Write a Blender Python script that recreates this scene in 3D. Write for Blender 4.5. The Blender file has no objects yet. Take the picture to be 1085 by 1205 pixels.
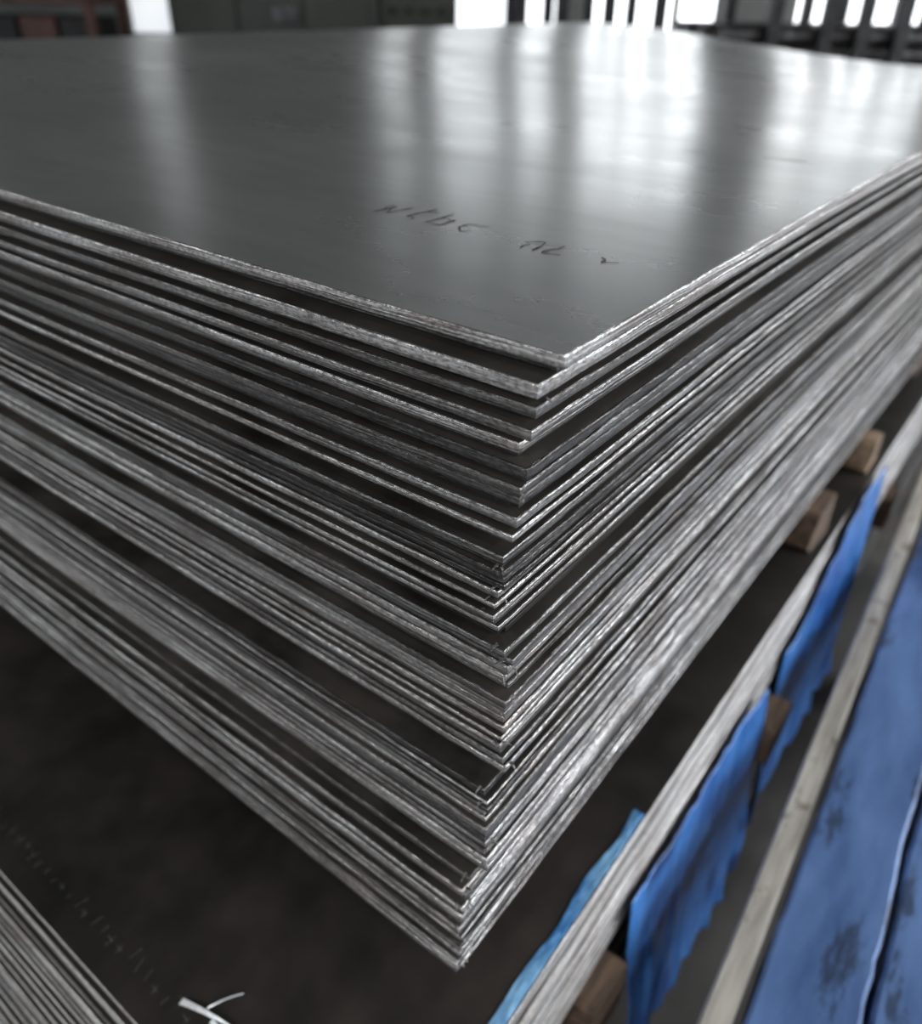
import bpy, math, random
from mathutils import Vector, Matrix, noise
random.seed(11)
H=0.13           # scale unit (m)
CZ=10.5*H        # camera height above floor
scene=bpy.context.scene

# ---------------------------------------------------------------- materials
def newmat(name):
    m=bpy.data.materials.new(name); m.use_nodes=True
    nt=m.node_tree; b=nt.nodes['Principled BSDF']
    return m,nt,b
def node(nt,t,**kw):
    n=nt.nodes.new(t)
    for k,v in kw.items(): setattr(n,k,v)
    return n
def noise_ramp(nt,scale,detail,stops,mapscale=None,rough=0.6,dist=0.0):
    tc=node(nt,'ShaderNodeTexCoord'); mp=node(nt,'ShaderNodeMapping')
    if mapscale: mp.inputs['Scale'].default_value=mapscale
    nt.links.new(tc.outputs['Object'],mp.inputs[0])
    n=node(nt,'ShaderNodeTexNoise'); n.inputs['Scale'].default_value=scale
    n.inputs['Detail'].default_value=detail; n.inputs['Roughness'].default_value=rough
    n.inputs['Distortion'].default_value=dist
    nt.links.new(mp.outputs[0],n.inputs['Vector'])
    r=node(nt,'ShaderNodeValToRGB'); cr=r.color_ramp
    while len(cr.elements)<len(stops): cr.elements.new(0.5)
    for e,(p,c) in zip(cr.elements,stops):
        e.position=p; e.color=(c[0],c[1],c[2],1) if isinstance(c,tuple) else (c,c,c,1)
    nt.links.new(n.outputs['Fac'],r.inputs[0])
    return n,r
def bump(nt,b,src,strength,dist=0.001):
    bp=node(nt,'ShaderNodeBump'); bp.inputs['Strength'].default_value=strength
    bp.inputs['Distance'].default_value=dist
    nt.links.new(src,bp.inputs['Height']); nt.links.new(bp.outputs[0],b.inputs['Normal'])
def mul(nt,a,b_,blend='MULTIPLY',fac=1.0):
    m=node(nt,'ShaderNodeMix',data_type='RGBA',blend_type=blend)
    m.inputs[0].default_value=fac
    nt.links.new(a,m.inputs[6]); nt.links.new(b_,m.inputs[7]); return m.outputs[2]

def simple(name,c1,c2,scale,rough=0.6,metal=0.0,bmp=0.3,mapscale=None,bd=0.002,grime=None):
    m,nt,b=newmat(name)
    n,r=noise_ramp(nt,scale,6,[(0.35,c1),(0.68,c2)],mapscale)
    col=r.outputs[0]
    if grime:
        n2,r2=noise_ramp(nt,grime[0],8,[(grime[1],(1,1,1)),(grime[1]+.06,grime[2])],grime[3] if len(grime)>3 else None,0.65)
        col=mul(nt,col,r2.outputs[0])
    nt.links.new(col,b.inputs['Base Color'])
    b.inputs['Roughness'].default_value=rough; b.inputs['Metallic'].default_value=metal
    bump(nt,b,n.outputs['Fac'],bmp,bd); return m

# mill finish steel face
def mat_face():
    m,nt,b=newmat('mill_finish_steel')
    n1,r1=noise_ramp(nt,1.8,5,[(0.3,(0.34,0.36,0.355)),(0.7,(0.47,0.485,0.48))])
    n2,r2=noise_ramp(nt,40,5,[(0.33,0.86),(0.6,1.0)],(1,0.2,1))
    c=mul(nt,r1.outputs[0],r2.outputs[0])
    nt.links.new(c,b.inputs['Base Color'])
    n3,r3=noise_ramp(nt,5,8,[(0.3,0.25),(0.7,0.33)],(1,.5,1),.65)
    nt.links.new(r3.outputs[0],b.inputs['Roughness'])
    b.inputs['Metallic'].default_value=0.88
    return m
def mat_edge(name,lo,hi,rough,spk=0.4,metal=.92):
    m,nt,b=newmat(name)
    n1,r1=noise_ramp(nt,1.0,4,[(0.34,lo),(0.66,hi)],(9,9,1500))
    n2,r2=noise_ramp(nt,300,4,[(0.40,0.28),(0.56,1.0)],(1,1,2.0))
    n5,r5=noise_ramp(nt,14,4,[(0.35,(0.60,0.55,0.53)),(0.6,(1,1,1))],(1,1,4))
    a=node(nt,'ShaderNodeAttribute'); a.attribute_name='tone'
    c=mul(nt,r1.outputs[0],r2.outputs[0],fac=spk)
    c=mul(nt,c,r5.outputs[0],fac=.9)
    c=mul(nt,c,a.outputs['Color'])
    nt.links.new(c,b.inputs['Base Color'])
    b.inputs['Metallic'].default_value=metal
    b.inputs['Roughness'].default_value=rough
    ad=node(nt,'ShaderNodeMath',operation='ADD')
    nt.links.new(n1.outputs['Fac'],ad.inputs[0]); nt.links.new(n2.outputs['Fac'],ad.inputs[1])
    bump(nt,b,ad.outputs[0],0.8,0.0009)
    return m
M_face=mat_face()
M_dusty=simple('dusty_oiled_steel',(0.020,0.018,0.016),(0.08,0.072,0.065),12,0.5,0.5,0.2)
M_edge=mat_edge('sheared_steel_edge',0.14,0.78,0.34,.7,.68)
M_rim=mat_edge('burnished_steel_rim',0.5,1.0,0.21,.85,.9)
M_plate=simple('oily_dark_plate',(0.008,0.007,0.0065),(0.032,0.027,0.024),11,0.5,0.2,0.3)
M_void=simple('shade_dark_steel',(0.008,0.007,0.007),(0.025,0.022,0.02),20,0.6,.3)  # gap shade painted in as near-black steel; also used on base plates
M_wood=simple('weathered_timber',(0.035,0.023,0.016),(0.14,0.09,0.06),9,0.8,0,0.6,(1,8,8))
M_pale=simple('pale_split_timber',(0.16,0.11,0.075),(0.34,0.25,0.17),9,0.8,0,0.6,(1,8,8))
M_tarp=simple('blue_tarpaulin',(0.012,0.06,0.24),(0.05,0.19,0.52),9,0.36,0,0.5,None,.006,(6,.58,(.35,.35,.4)))
M_film=simple('cyan_film',(0.03,0.14,0.36),(0.22,0.44,0.66),14,0.3,0,0.3)
M_bluep=simple('chipped_blue_paint',(0.04,0.085,0.21),(0.11,0.20,0.42),8,0.33,0.1,0.4,(.5,2,2),.002,(9,.56,(.38,.34,.32),(.5,2,2)))
M_cream=simple('dusty_grey_steel',(0.22,0.21,0.19),(0.54,0.52,0.48),16,0.5,0.2,0.4,(0.3,3,3),.002,(12,.56,(.35,.3,.25)))
M_floor=simple('concrete_floor',(0.04,0.038,0.036),(0.11,0.105,0.10),3,0.7)
M_wall=simple('painted_masonry',(0.15,0.155,0.15),(0.22,0.225,0.22),1.4,0.8)
M_ceil=simple('steel_deck_ceiling',(0.14,0.14,0.14),(0.20,0.20,0.20),2,0.8)
M_frame=simple('window_frame_paint',(0.03,0.03,0.03),(0.06,0.06,0.06),6,0.5)
M_olive=simple('olive_enamel',(0.022,0.028,0.022),(0.045,0.052,0.042),3,0.4)
M_black=simple('black_iron',(0.008,0.008,0.009),(0.03,0.03,0.032),12,0.5,0.5)
M_bar=simple('rolled_bar_steel',(0.03,0.03,0.032),(0.14,0.14,0.145),12,0.4,0.7)
M_red=simple('red_oxide_paint',(0.035,0.016,0.012),(0.085,0.036,0.026),6,0.6)
M_mark=simple('marker_ink',(0.02,0.02,0.022),(0.08,0.08,0.085),60,0.55,.2)
M_chalk=simple('faint_chalk',(0.05,0.05,0.05),(0.14,0.14,0.135),120,0.9)
M_sliver=simple('bright_metal_sliver',(0.5,0.55,0.6),(0.9,0.92,0.95),60,0.35,.3)
def mat_glass(strength):
    m,nt,b=newmat('daylit_frosted_glass')
    b.inputs['Base Color'].default_value=(0.8,0.8,0.8,1)
    n,r=noise_ramp(nt,1.3,3,[(0.3,(0.80,0.86,0.92)),(0.7,(1,1,1))])
    nt.links.new(r.outputs[0],b.inputs['Emission Color'])
    b.inputs['Emission Strength'].default_value=strength
    return m
M_glass_s=mat_glass(4.0)
M_glass_r=mat_glass(10.0)

# ---------------------------------------------------------------- mesh builder
class MB:
    def __init__(s): s.v=[];s.f=[];s.m=[];s.mats=[];s.tone=[]
    def mi(s,mat):
        if mat not in s.mats: s.mats.append(mat)
        return s.mats.index(mat)
    def face(s,idx,mat,tone=1.0): s.f.append(idx); s.m.append(s.mi(mat)); s.tone.append(tone)
    def box(s,lo,hi,mat,bev=0.0,rot=None,piv=None):
        x0,y0,z0=lo;x1,y1,z1=hi;b=min(bev,(x1-x0)/3,(y1-y0)/3,(z1-z0)/3)
        n=len(s.v)
        if b<=0:
            P=[(x0,y0,z0),(x1,y0,z0),(x1,y1,z0),(x0,y1,z0),(x0,y0,z1),(x1,y0,z1),(x1,y1,z1),(x0,y1,z1)]
            F=[(0,3,2,1),(4,5,6,7),(0,1,5,4),(1,2,6,5),(2,3,7,6),(3,0,4,7)]
        else:
            P=[];
            def ring(i,z): return [(x0+i,y0+i,z),(x1-i,y0+i,z),(x1-i,y1-i,z),(x0+i,y1-i,z)]
            for i,z in ((b,z0),(0,z0+b),(0,z1-b),(b,z1)): P+=ring(i,z)
            F=[(0,3,2,1),(12,13,14,15)]
            for k in range(3):
                for j in range(4):
                    a=k*4+j;c=k*4+(j+1)%4
                    F.append((a,c,c+4,a+4))
        if rot is not None:
            pv=Vector(piv if piv else ((x0+x1)/2,(y0+y1)/2,(z0+z1)/2))
            P=[tuple(rot@(Vector(p)-pv)+pv) for p in P]
        s.v+=P
        for f in F: s.face(tuple(n+i for i in f),mat)
    def cyl(s,p0,p1,r,mat,n=14,r2=None):
        p0=Vector(p0);p1=Vector(p1);d=(p1-p0).normalized()
        u=d.orthogonal().normalized();w=d.cross(u)
        b=len(s.v)
        for p,rr in ((p0,r),(p1,r if r2 is None else r2)):
            for k in range(n):
                a=2*math.pi*k/n; s.v.append(tuple(p+u*rr*math.cos(a)+w*rr*math.sin(a)))
        for k in range(n):
            c=(k+1)%n; s.face((b+k,b+c,b+n+c,b+n+k),mat)
        s.face(tuple(b+n-1-k for k in range(n)),mat); s.face(tuple(b+n+k for k in range(n)),mat)
    def grid(s,pts,mat,flip=False,tone=1.0):
        n=len(s.v);ni=len(pts);nj=len(pts[0])
        for r in pts: s.v+=r
        for i in range(ni-1):
            for j in range(nj-1):
                a=n+i*nj+j
                q=(a,a+nj,a+nj+1,a+1)
                s.face(q[::-1] if flip else q,mat,tone)
    def obj(s,name,parent=None,M=None,smooth=False):
        me=bpy.data.meshes.new(name); me.from_pydata([tuple(p) for p in s.v],[],s.f)
        for m in s.mats: me.materials.append(m)
        me.polygons.foreach_set('material_index',s.m)
        if smooth: me.polygons.foreach_set('use_smooth',[True]*len(s.f))
        at=me.attributes.new('tone','FLOAT','FACE'); at.data.foreach_set('value',s.tone)
        me.update()
        o=bpy.data.objects.new(name,me); scene.collection.objects.link(o)
        if M is not None: o.matrix_world=M
        if parent: o.parent=parent
        return o
def empty(name):
    e=bpy.data.objects.new(name,None); e.empty_display_size=0.1
    scene.collection.objects.link(e); return e
def sm(t): t=max(0,min(1,t)); return t*t*(3-2*t)

# ---------------------------------------------------------------- main stack
X1,Y1=24.0,13.7
def warp(X,Y,drp=0.04):
    u=sm((Y-4)/9.7); v=max(0,(X-2.2)/21.8)**2
    z=.27*u-.39*v*(1-u)
    d2=(X-2.1)**2+(Y-1.3)**2
    return z-drp*math.exp(-d2/(2*1.6**2))
KP=[(-1.0,2.20,1.229),(-1.06,2.20,1.229),(-1.09,2.136,1.284),(-1.31,2.116,1.304),(-1.608,2.099,1.321),(-1.78,2.085,1.335),
    (-2.18,2.054,1.366),(-2.25,2.107,1.313),(-3.02,2.105,1.315),(-3.10,2.015,1.395),(-3.25,2.063,1.357),(-3.803,2.063,1.357),
    (-3.894,1.986,1.434),(-4.80,1.98,1.44)]
def corner(z):
    for (z0,a0,b0),(z1,a1,b1) in zip(KP,KP[1:]):
        if z<=z0 and z>=z1:
            t=(z0-z)/(z0-z1) if z0!=z1 else 0
            return a0+(a1-a0)*t,b0+(b1-b0)*t
    return KP[-1][1:]
def sheet(mb,x0,y0,x1,y1,zt,zb,wf,tone,mats,nx=52,ny=44,b=0.009,seed=0,yaw=0.0,curl=0.0):
    face,edge,rim=mats
    b=min(b,(zt-zb)*.24)
    xs=[x0+b+(x1-x0-2*b)*((i/(nx-1))**1.9) for i in range(nx)]
    ys=[y0+b+(y1-y0-2*b)*((j/(ny-1))**1.7) for j in range(ny)]
    def P(X,Y,z):
        dx=X-x0;dy=Y-y0
        X2=x0+dx*math.cos(yaw)-dy*math.sin(yaw); Y2=y0+dx*math.sin(yaw)+dy*math.cos(yaw)
        cz=curl*math.exp(-(dx*dx+dy*dy)/(2*.22**2)) if curl else 0
        return (X2*H,Y2*H,CZ+(z+cz+wf(X2,Y2))*H)
    T=[[P(X,Y,zt) for Y in ys] for X in xs]
    B=[[P(X,Y,zb) for Y in ys] for X in xs]
    n=len(mb.v)
    for r in T: mb.v+=r
    nb=len(mb.v)
    for r in B: mb.v+=r
    for i in range(nx-1):
        for j in range(ny-1):
            a=i*ny+j
            mb.face((n+a,n+a+ny,n+a+ny+1,n+a+1),face)
            mb.face((nb+a,nb+a+1,nb+a+ny+1,nb+a+ny),face)
    loop=[(i,0) for i in range(nx-1)]+[(nx-1,j) for j in range(ny-1)]+[(i,ny-1) for i in range(nx-1,0,-1)]+[(0,j) for j in range(ny-1,0,-1)]
    L=len(loop)
    ring=[]
    for (i,j) in loop:
        X,Y=xs[i],ys[j]
        w=b*(1+0.5*noise.noise(Vector((X*3.1,Y*3.1,seed*1.7)))+.5*noise.noise(Vector((X*14,Y*14,seed*2.3))))
        ox=-w if i==0 else (w if i==nx-1 else 0); oy=-w if j==0 else (w if j==ny-1 else 0)
        if i in(0,nx-1) and j in (0,ny-1): ox*=.7;oy*=.7
        ring.append((X,Y,ox,oy,.28*b*noise.noise(Vector((X*9,Y*9,seed+.5)))))
    th=zt-zb
    # rolled-over top lip, land, and slightly tucked burr: profile (outward fraction, z)
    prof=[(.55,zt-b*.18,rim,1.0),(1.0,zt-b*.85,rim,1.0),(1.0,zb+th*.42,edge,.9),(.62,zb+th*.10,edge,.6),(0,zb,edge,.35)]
    prev=[n+i*ny+j for (i,j) in loop]
    for q,(fr,zz,mt,tm) in enumerate(prof):
        if q==len(prof)-1: cur=[nb+i*ny+j for (i,j) in loop]
        else:
            r0=len(mb.v)
            for X,Y,ox,oy,dz in ring: mb.v.append(P(X+ox*fr,Y+oy*fr,zz+dz))
            cur=[r0+k for k in range(L)]
        for k in range(L):
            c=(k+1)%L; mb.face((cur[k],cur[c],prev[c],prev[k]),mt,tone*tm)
        prev=cur
mb=MB()
z=-1.0;k=0
gaps=[(-1.70,0.075),(-2.20,0.03),(-3.00,0.11),(-3.85,0.035),(-4.3,0.03)]
gi=0
wf=lambda X,Y:warp(X,Y)+0.04
corners=[]
while z>-4.74:
    if z>-1.7: th=random.choice([.046,.054,.060])
    else: th=random.choice([.026,.032,.040,.046,.052,.060])*random.uniform(.95,1.05)
    cx,cy=corner(z)
    s_=.018 if z>-1.75 else .020
    jx=random.uniform(-s_,s_);jy=random.uniform(-s_,s_)
    if random.random()<.12: jx+=.04; jy+=.03
    if k==0: jx=jy=0
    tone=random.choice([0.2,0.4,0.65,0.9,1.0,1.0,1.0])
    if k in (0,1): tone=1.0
    corners.append((cx+jx,cy+jy,z))
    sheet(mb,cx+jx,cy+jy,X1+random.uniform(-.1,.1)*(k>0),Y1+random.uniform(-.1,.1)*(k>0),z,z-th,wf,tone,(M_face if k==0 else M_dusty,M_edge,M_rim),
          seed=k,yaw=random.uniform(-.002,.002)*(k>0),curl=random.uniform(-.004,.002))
    z-=th
    if z>-1.70: g=random.choice([.006,.022,.030,.036])
    else: g=random.uniform(.002,.008)
    if random.random()<0.10: g+=0.022
    if gi<len(gaps) and z<gaps[gi][0]: g+=gaps[gi][1]; gi+=1
    if g>0.018:   # recessed packing sheets carry the load; their dark colour paints the gap shade
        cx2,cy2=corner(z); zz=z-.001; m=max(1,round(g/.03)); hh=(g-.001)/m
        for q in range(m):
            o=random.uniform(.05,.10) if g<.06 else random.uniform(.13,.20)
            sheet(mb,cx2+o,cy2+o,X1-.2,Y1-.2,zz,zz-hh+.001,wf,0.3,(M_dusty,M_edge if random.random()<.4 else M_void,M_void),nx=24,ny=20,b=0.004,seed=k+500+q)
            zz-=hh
    z-=g
    k+=1
Z_BOT=z
stack=empty('steel_sheet_stack')
mb.obj('sheets',stack)
# torn shear burrs clinging to the sheet corners
mb=MB()
for (cx,cy,z) in corners[2:]:
    if random.random()<.42:
        for q in range(random.choice([1,1,2])):
            if random.random()<.6: p=Vector((cx-.004+random.uniform(0,.01),cy+random.uniform(.0,.05),z+.03)); d=Vector((-.5,random.uniform(-1,1),random.uniform(-.2,.4)))
            else: p=Vector((cx+random.uniform(0,.06),cy-.008,z+.025)); d=Vector((random.uniform(-1,1),-.5,random.uniform(-.2,.4)))
            d.normalize(); L=random.uniform(.02,.05); w=random.uniform(.005,.010); n=len(mb.v)
            s=d.cross(Vector((0,0,1))).normalized()
            for i in range(5):
                t=i/4; c=p+d*L*t+Vector((0,0,-.03*t*t)); ww=w*(1-.7*t)
                for sg in (-1,1):
                    v=c+s*ww*sg; mb.v.append((v.x*H,v.y*H,CZ+v.z*H-.0))
            for i in range(4): mb.face((n+2*i,n+2*i+1,n+2*i+3,n+2*i+2),M_edge,.6)
o=mb.obj('shear_burrs',stack)
md=o.modifiers.new('thick','SOLIDIFY'); md.thickness=.0007
# handwriting on the top sheet
def stroke(mb,pts,w,zfun,mat,lift=0.0025):
    for (a,b_) in zip(pts,pts[1:]):
        a=Vector(a);c=Vector(b_);d=(c-a)
        if d.length<1e-6: continue
        p=Vector((-d.y,d.x)).normalized()*w
        q=[a+p,a-p,c-p,c+p]; n=len(mb.v)
        for v in q: mb.v.append((v.x*H,v.y*H,CZ+(zfun(v.x,v.y)+lift)*H))
        mb.face((n,n+1,n+2,n+3),mat)
topz=lambda X,Y:-1.0+warp(X,Y)+0.04
letters=[[(0,.8),(.15,0),(.3,.7),(.5,0),(.75,.9)],[(.4,1.2),(.3,.2),(.6,0)],[(.1,.8),(.8,.9)],
         [(.1,1.1),(.15,0),(.6,.1),(.7,.6),(.2,.6)],[(.8,.7),(.3,.6),(.2,.2),(.5,0),(.9,.1)]]
def write(mb,seq,x0,y0,sc):
    y=y0
    for gidx in seq:
        for L in gidx:
            pts=[(x0+q*sc*1.3,y-p*sc) for p,q in L]
            out=[]
            for a,c in zip(pts,pts[1:]):
                for t in (0,.33,.66):
                    X=a[0]+(c[0]-a[0])*t;Y=a[1]+(c[1]-a[1])*t
                    out.append((X+.03*noise.noise(Vector((X*22,Y*22,0))),Y+.03*noise.noise(Vector((X*22,Y*22,9)))))
            out.append(pts[-1])
            for a,c in zip(out,out[1:]):
                if random.random()<.9: stroke(mb,[a,c],random.uniform(.0035,.0065),topz,M_mark)
        y-=sc*1.05
mw=MB()
write(mw,[[letters[0]],[letters[1],letters[2]],[letters[3]],[letters[4]]],3.24,3.05,0.165)
write(mw,[[[(0,0),(.1,.8),(.5,.9),(.6,0)],[(-.2,.6),(.2,.9)]],[[(.2,.9),(.1,0),(.7,.1)]],[],[[(0,.7),(.3,.2),(.8,.5)]]],3.18,2.07,0.12)
stroke(mw,[(6.2,2.62),(6.24,2.46)],.008,topz,M_mark)
stroke(mw,[(6.3,2.05),(6.34,1.75)],.010,topz,M_mark)
mw.obj('marker_writing',stack)

# ---------------------------------------------------------------- lower plate pile
pile=empty('steel_plate_pile')
mb=MB(); z=-5.30;k=0
zero=lambda X,Y:0.0
LX,LY=0.74,1.17
M_ledge=mat_edge('pale_sheared_edge',0.28,1.0,0.38,.5,.6)
while z>-6.75:
    th=.058
    jx=random.uniform(-.012,.012)-.021*k; jy=random.uniform(-.015,.015) if k else 0
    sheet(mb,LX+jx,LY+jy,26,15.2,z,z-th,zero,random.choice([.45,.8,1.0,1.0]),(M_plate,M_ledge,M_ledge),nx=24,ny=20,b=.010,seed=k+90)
    z-=th+random.uniform(.001,.006); k+=1
ZP=z
mb.obj('plates',pile)
mb=MB(); z=ZP-.62
for k in range(6):
    j=random.uniform(-.03,.03)
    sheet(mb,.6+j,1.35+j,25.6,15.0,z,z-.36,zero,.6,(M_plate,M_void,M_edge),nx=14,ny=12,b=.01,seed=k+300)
    z-=.385
ZB=z
mb.obj('base_plates',pile)
mb=MB()
def chalk(pts,w=.006): stroke(mb,pts,w,lambda X,Y:-5.30,M_chalk,0.003)
for i in range(34):
    y=2.75+i*.10; x=0.93+.07*noise.noise(Vector((i*.6,0,0)))
    l=random.uniform(.03,.10)
    chalk([(x,y),(x+l,y+l*random.uniform(-.3,.3))],.0022)
    if random.random()<.5: chalk([(x+l*.5,y-.02),(x+l*.5+.01,y+.04)],.002)
mb.obj('chalk_scrawl',pile)
# bright metal slivers lying on the plate
mb=MB()
for (x,y,sx,L,w) in [(1.00,2.86,.16,.40,.018),(1.04,2.62,-.02,.24,.013),(1.06,2.70,.34,.12,.009)]:
    n=len(mb.v); N=6
    for i in range(N+1):
        t=i/N; c=Vector((x+sx*t*.6,y-L*t)); ww=w*(1-t)**.7+.001; zz=-5.288+.03*math.sin(t*2.6)
        for s in (-1,1): mb.v.append(((c.x+s*ww)*H,c.y*H,CZ+(zz+.006*s)*H))
    for i in range(N): mb.face((n+2*i,n+2*i+1,n+2*i+3,n+2*i+2),M_sliver)
o=mb.obj('metal_slivers',pile)

# timbers between levels
def timber(name,x0,x1,y0,y1,z0,z1,seed,parent,mat=None,follow=False):
    mb=MB(); ny=30; rs=[]; mat=mat or M_wood
    b=.05
    for j in range(ny+1):
        Y=y0+(y1-y0)*(j/ny)**1.6
        zt=z1+(min(wf(x0,Y),wf(x1,Y))-.003 if follow else 0)
        prof=[(x0+b,z0),(x1-b,z0),(x1,z0+b),(x1,zt-b),(x1-b,zt),(x0+b,zt),(x0,zt-b),(x0,z0+b)]
        rs.append([(( px+ (0.04*noise.noise(Vector((px*3,Y*1.5,seed)))) )*H,(Y+(.06*noise.noise(Vector((px*6,pz*6,seed))) if j==0 else 0))*H,CZ+pz*H) for px,pz in prof])
    n=len(mb.v)
    for r in rs: mb.v+=r
    for j in range(ny):
        for k in range(8):
            c=(k+1)%8; mb.face((n+j*8+k,n+j*8+c,n+(j+1)*8+c,n+(j+1)*8+k)[::-1],mat)
    mb.face(tuple(n+k for k in range(8)),mat); mb.face(tuple(n+ny*8+7-k for k in range(8)),mat)
    return mb.obj(name,parent)
for i,(x,yy,mt) in enumerate([(3.6,1.9,M_wood),(8.3,1.28,M_wood),(10.6,1.24,M_pale),(14.5,1.5,M_wood),(20.5,1.5,M_wood)]):
    timber('dunnage_%d'%i,x,x+(.7 if i!=2 else .4),yy,13.2,-5.298,Z_BOT,i,stack,mt,True)
for i,(x,yy) in enumerate([(3.2,1.0),(7.0,.88),(13.0,1.05),(20,1.05)]):
    timber('dunnage_%d'%i,x,x+.58,yy,14.8,ZP-.62,ZP+.001,i+10,pile)
for i,x in enumerate([3.0,12,21]):
    timber('bearer_%d'%i,x,x+.9,1.5,14.6,-10.5,ZB,i+20,pile)

# ---------------------------------------------------------------- blue tarpaulin
tarp=empty('blue_tarpaulin')
def drape(xa,xb,ztf,zbf,y0,amp,out,seed,name):
    mb=MB(); nx=140; nz=40; g=[]
    for i in range(nx+1):
        X=xa+(xb-xa)*i/nx; r=[]
        zt=ztf(X);zb=zbf(X)
        for j in range(nz+1):
            t=j/nz
            f=noise.noise(Vector((X*.8+t*.5,t*.9,seed)))+.45*noise.noise(Vector((X*3.6+t*1.5,t*1.6,seed+4)))+.15*noise.noise(Vector((X*9+t*3,t*5,seed+8)))
            Y=y0-abs(f)*amp*(.25+t)-.02-out*t
            r.append((X*H,Y*H,CZ+(zt+(zb-zt)*t)*H))
        g.append(r)
    mb.grid(g,M_tarp); o=mb.obj(name,tarp,smooth=True)
    md=o.modifiers.new('thick','SOLIDIFY'); md.thickness=.0015; md.offset=0
drape(3.85,6.97,lambda X:-6.2+.05*math.sin(X*2.3),lambda X:-9.1+.12*math.sin(X*1.9)+.08*noise.noise(Vector((X*6,0,0))),1.12,.22,.22,1,'drape_1')
drape(7.62,11.0,lambda X:-6.2+.97*sm((X-7.9)/1.8)+.03*math.sin(X*4),lambda X:-9.1+.15*math.sin(X*1.3)+.08*noise.noise(Vector((X*6,0,0))),1.12,.20,.08,7,'drape_2')
mb=MB();g=[]
for i in range(91):
    X=1.4+2.6*i/90;r=[]
    wd=.085+.06*noise.noise(Vector((X*2.3,0,8)))
    for j in range(7):
        t=j/6; Y=1.185+wd*(1-t)
        zz=-5.285+.03*abs(noise.noise(Vector((X*7,t*2,5))))
        r.append((X*H,Y*H,CZ+zz*H))
    g.append(r)
mb.grid(g,M_film,flip=True); mb.obj('loose_strip',tarp,smooth=True)

# ---------------------------------------------------------------- rail and blue beams
RM=Matrix.Translation((3.5*H,.32*H,CZ))@Matrix.Rotation(math.radians(2.9),4,'Z')
rail=empty('steel_channel_rail')
mb=MB(); L0,L1=-2.6*H,11.5*H
mb.box((L0,-.22*H,-6.62*H),(L1,0,-6.50*H),M_cream,.003)
mb.box((L0,-.06*H,-7.3*H),(L1,-.002,-6.6*H),M_cream,.003)
mb.box((L0,-.22*H,-7.42*H),(L1,0,-7.3*H),M_cream,.003)
for x in (1,9):
    mb.box((x*H,-.2*H,-10.5*H),((x+.4)*H,-.01*H,-7.42*H),M_black,.004)
mb.obj('channel',rail,RM)
beam=empty('blue_painted_beam')
mb=MB()
def plank(mb,y0,y1,z0,z1,seed,mat):
    n=120;b=.03;rs=[]
    prof=[(y0+b,z0),(y0,z0+b),(y0,z1-b),(y0+b,z1),(y1-b,z1),(y1,z1-b),(y1,z0+b),(y1-b,z0)]
    for i in range(n+1):
        X=-2.6+16.6*i/n
        rs.append([(X*H,(p+.03*noise.noise(Vector((X,p,seed)))+.015*noise.noise(Vector((X*5,p,seed))))*H,(q+.035*noise.noise(Vector((X*1.3,q,seed+3))))*H) for p,q in prof])
    k0=len(mb.v)
    for r in rs: mb.v+=r
    for i in range(n):
        for k in range(8):
            c=(k+1)%8; mb.face((k0+i*8+k,k0+i*8+c,k0+(i+1)*8+c,k0+(i+1)*8+k),mat)
    mb.face(tuple(k0+7-k for k in range(8)),mat); mb.face(tuple(k0+n*8+k for k in range(8)),mat)
plank(mb,-1.02,-.28,-7.3,-6.46,1,M_bluep)
plank(mb,-1.95,-1.08,-7.3,-6.50,5,M_bluep)
plank(mb,-2.95,-2.02,-7.3,-6.44,9,M_bluep)
for x in (1,9):
    mb.box((x*H,-3.0*H,-7.7*H),((x+.7)*H,-.3*H,-7.34*H),M_black,.004)
    for y in (-2.7,-.85):
        mb.box((x*H+.01,y*H,-10.5*H),((x+.6)*H,(y+.5)*H,-7.7*H),M_black,.004)
mb.obj('beams',beam,RM)

# ---------------------------------------------------------------- room (rotated to the hall axes)
ROOM=Matrix.Rotation(math.atan2(-.8,.6),4,'Z')
DW=9.0; HT=6.0; RL,RR=-9.0,7.5; DB=-3.5
px=lambda x,D:(x-542)/1125*D
wins=[(px(-420,DW),px(-120,DW),.9,3.0),(px(128,DW),px(185,DW),.9,3.2),(px(420,DW),px(480,DW),1.2,3.2),(px(506,DW),px(590,DW),2.0,3.2),
      (px(608,DW),px(655,DW),2.9,3.2),(px(688,DW),px(842,DW),3.9,3.2),(px(930,DW),px(1120,DW),3.4,3.2),(px(1160,DW),px(1400,DW),3.0,3.2)]
Z0,Z1=0.95,3.2
mb=MB()
mb.box((RL,DW,0),(RR,DW+.3,Z0),M_wall); mb.box((RL,DW,Z1),(RR,DW+.3,HT),M_wall)
e=RL
for a,b_,s_,t_ in wins:
    mb.box((e,DW,Z0),(a,DW+.3,Z1),M_wall); e=b_
mb.box((e,DW,Z0),(RR,DW+.3,Z1),M_wall)
mb.obj('wall_back',M=ROOM)
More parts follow.
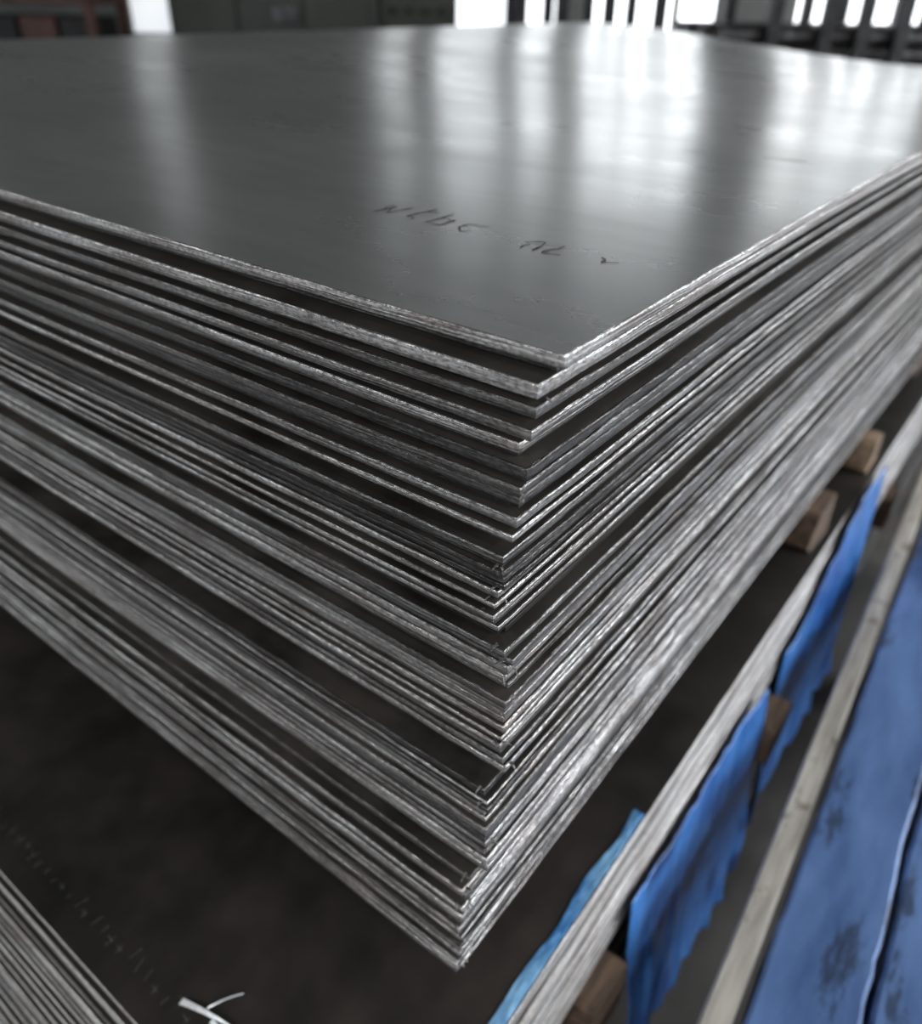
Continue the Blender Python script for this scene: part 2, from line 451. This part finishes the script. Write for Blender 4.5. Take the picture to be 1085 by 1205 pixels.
def window_back(i,a,b_,st):
    e=empty('window_%d'%i); mb=MB(); D=DW+.12
    mb.box((a,D+.04,Z0),(b_,D+.05,Z1),mat_glass(st))
    w=.035
    mb.box((a,D-.04,Z0),(a+w,D+.03,Z1),M_frame);mb.box((b_-w,D-.04,Z0),(b_,D+.03,Z1),M_frame)
    mb.box((a+w,D-.04,Z0),(b_-w,D+.03,Z0+w),M_frame);mb.box((a+w,D-.04,Z1-w),(b_-w,D+.03,Z1),M_frame)
    n=max(1,round((b_-a)/.45))
    for k in range(1,n):
        x=a+(b_-a)*k/n; mb.box((x-.035,D-.03,Z0+w),(x+.035,D+.03,Z1-w),M_frame)
    for k in range(1,4):
        zz=Z0+(Z1-Z0)*k/4; mb.box((a+w,D-.02,zz-.012),(b_-w,D+.02,zz+.012),M_frame)
    mb.box((a-.0,DW-.06,Z0-.04),(b_,DW+.0,Z0),M_frame)
    mb.obj('glazing_and_frame',e,ROOM)
for i,(a,b_,s_,t_) in enumerate(wins): window_back(i+1,a,b_,s_)
def side_wall(name,x,sgn,segs,idx,z0,z1,glass):
    mb=MB(); xa,xb=(x,x+.3) if sgn>0 else (x-.3,x)
    mb.box((xa,DB,0),(xb,DW+.3,z0),M_wall);mb.box((xa,DB,z1),(xb,DW+.3,HT),M_wall)
    e=DB
    for a,b_ in segs: mb.box((xa,e,z0),(xb,a,z1),M_wall); e=b_
    mb.box((xa,e,z0),(xb,DW+.3,z1),M_wall); mb.obj(name,M=ROOM)
    for a,b_ in segs:
        em=empty('window_%d'%idx); m2=MB(); c=x+.15*sgn
        m2.box((c-.01,a,z0),(c+.01,b_,z1),glass)
        n=round((b_-a)/.6)
        for k in range(n+1):
            y=a+(b_-a)*k/n; m2.box((c-.04,max(a,y-.02),z0),(c+.04,min(b_,y+.02),z1),M_frame)
        for k in range(4):
            zz=z0+.03+(z1-z0-.06)*k/3; m2.box((c-.035,a,zz-.02),(c+.035,b_,zz+.02),M_frame)
        m2.obj('glazing_and_frame',em,ROOM); idx+=1
    return idx
idx=side_wall('wall_right',RR,1,[(-3.0,-.2),(.4,3.2),(3.8,5.6)],len(wins)+1,0.5,4.0,M_glass_r)
idx=side_wall('wall_left',RL,-1,[(-3.0,-.2),(.4,3.2)],idx,1.2,4.2,M_glass_s)
mb=MB(); mb.box((RL-.3,DB,-.2),(RR+.3,DW+.3,0),M_floor); mb.obj('floor',M=ROOM)
mb=MB(); mb.box((RL-.3,DB,HT),(RR+.3,DW+.3,HT+.2),M_ceil)
for k in range(5):
    D=-2+k*2.6
    mb.box((RL,D,HT-.35),(RR,D+.02,HT),M_frame); mb.box((RL,D-.1,HT-.37),(RR,D+.12,HT-.35),M_frame)
mb.obj('ceiling',M=ROOM)

# added unseen lamps in made-up housings, for glints on the sheet bevels
def glint_lamp(r,d,z,power):
    e=empty('added_glint_lamp'); mb=MB()
    mb.cyl((r,d,z+.02),(r,d,z+.28),.24,M_bar,24,.09)
    mb.cyl((r,d,z+.28),(r,d,z+.45),.07,M_black,16)
    mb.cyl((r,d,z+.45),(r,d,HT-.372),.012,M_black,8)
    mb.cyl((r,d,z),(r,d,z+.02),.22,M_glass_s,24)
    mb.obj('housing',e,ROOM)
    l=bpy.data.lights.new('added_glint_light','AREA'); l.shape='DISK'; l.size=.44; l.energy=power; l.color=(1,.97,.93)
    o=bpy.data.objects.new('added_glint_light',l); scene.collection.objects.link(o)
    o.matrix_world=ROOM@Matrix.Translation((r,d,z-.01)); o.parent=e
glint_lamp(-1.6,-2,3.2,70)
glint_lamp(1.6,-2,3.2,45)
glint_lamp(3.6,.6,3.2,80)

# machine cabinet (olive)
cab=empty('machine_cabinet'); D=6.9
a,b_=px(186,D),px(432,D); mb=MB()
mb.box((a,D,.08),(b_,D+.8,2.35),M_olive,.02)
mb.box((a+.04,D+.04,0),(b_-.04,D+.76,.1),M_black)
n=3
for k in range(n):
    xa=a+.03+(b_-a-.06)*k/n; xb=a+.03+(b_-a-.06)*(k+1)/n-.03
    mb.box((xa,D-.025,.15),(xb,D,1.5),M_olive,.008); mb.box((xa,D-.02,1.54),(xb,D,2.28),M_olive,.008)
    mb.box((xb-.1,D-.06,.9),(xb-.07,D-.02,1.1),M_bar,.004)
mb.box((a+.75,D-.05,1.15),(a+.95,D-.02,1.27),M_bar,.005)
mb.obj('cabinet_body',cab,ROOM)
# low control desk right of the cabinet
dk=empty('control_desk'); mb=MB(); a,b_=px(434,D),px(532,D)
mb.box((a,D,.06),(b_,D+.6,1.05),M_olive,.01)
mb.box((a-.005,D-.03,1.05),(b_+.01,D+.62,1.10),M_bar,.008)
mb.box((a+.005,D+.15,1.10),(b_-.03,D+.55,1.44),M_olive,.015)
for k in range(4): mb.cyl((a+.1+k*.12,D+.15,1.24),(a+.1+k*.12,D+.12,1.24),.025,M_black,12)
for k in range(2): mb.box((a+.02+k*.28,D-.02,.12),(a+.27+k*.28,D,1.0),M_olive,.006)
mb.obj('desk_body',dk,ROOM)
# stake racks with bar bundles
def rack(x0,x1,D,zt,posts,rad,phs):
    e=empty('bar_rack'); mb=MB()
    for xx in posts:
        h=phs+random.uniform(-.08,.1)
        for dd in (D-.06,D+.9):
            mb.box((xx-.035,dd,0),(xx+.035,dd+.06,h),M_black,.006)
            mb.box((xx-.08,dd-.05,0),(xx+.08,dd+.11,.02),M_black,.004)
        mb.box((xx-.03,D,.18),(xx+.03,D+.9,.26),M_black,.004)
    z=.26+rad;row=0
    while z<zt:
        n=int(.86/(2*rad))
        for k in range(n-(row%2)):
            y=D+.02+rad*(1+row%2)+k*2*rad
            mb.cyl((x0+random.uniform(-.1,.1),y,z),(x1+random.uniform(-.1,.1),y,z),rad*.96,M_bar,12)
        z+=rad*1.74;row+=1
    mb.obj('stakes_and_bars',e,ROOM)
D=5.4
rack(px(840,D),px(1400,D),D,1.22,[px(x,D) for x in (905,968,1012,1058,1180,1330)],.05,1.62)
rack(px(560,D),px(810,D),D,1.02,[px(x,D) for x in (602,652,708,768)],.05,1.50)
# red-oxide shelf with blue crate at left
sh=empty('workshop_shelf'); D=6.2; a,b_=px(-120,D),px(92,D); mb=MB()
for x in (a,b_-.06):
    for y in (D,D+.6): mb.box((x,y,0),(x+.06,y+.06,1.75),M_red,.006)
for zz in (.3,.8,1.26,1.68): mb.box((a,D,zz),(b_,D+.66,zz+.05),M_red,.006)
for zb in (.35,.85,1.31):
    for k in range(4): mb.box((a+.08+k*.27,D+.1,zb),(a+.32+k*.27,D+.5,zb+.34),[M_wood,M_black,M_red,M_black][k],.01)
mb.obj('rack_frame',sh,ROOM)
cr=empty('blue_crate'); a,b_=px(96,5.6),px(140,5.6); mb=MB(); D=5.6
for zz in (.0,.36,.72):
    mb.box((a,D,zz),(b_,D+.5,zz+.03),M_tarp,.005)
    mb.box((a,D,zz+.03),(a+.02,D+.5,zz+.33),M_tarp);mb.box((b_-.02,D,zz+.03),(b_,D+.5,zz+.33),M_tarp)
    mb.box((a+.02,D,zz+.03),(b_-.02,D+.02,zz+.33),M_tarp);mb.box((a+.02,D+.48,zz+.03),(b_-.02,D+.5,zz+.33),M_tarp)
    mb.box((a-.01,D-.01,zz+.31),(b_+.01,D+.51,zz+.36),M_tarp,.004)
mb.obj('crate_body',cr,ROOM)

# ---------------------------------------------------------------- world + camera
w=bpy.data.worlds.new('sky'); scene.world=w; w.use_nodes=True
bg=w.node_tree.nodes['Background']; bg.inputs[0].default_value=(.97,.98,1,1); bg.inputs[1].default_value=0.75
cam=bpy.data.cameras.new('camera'); co=bpy.data.objects.new('camera',cam); scene.collection.objects.link(co)
f=944.0
Xv=Vector((853/f,598/f,-1)).normalized(); Yv=Vector((-1492/f,637/f,-1)); Yv=(Yv-Yv.dot(Xv)*Xv).normalized(); Zv=Xv.cross(Yv)
R=Matrix((Xv,Yv,Zv)).to_4x4()
co.matrix_world=Matrix.Translation((0,0,CZ))@R
cam.sensor_fit='HORIZONTAL'; cam.sensor_width=36; cam.lens=36*f/1085
cam.clip_start=.01
cam.dof.use_dof=True; cam.dof.focus_distance=.42; cam.dof.aperture_fstop=5.6
scene.camera=co
try:
    scene.view_settings.view_transform='Standard'; scene.view_settings.look='None'
except Exception as ex: print(ex)
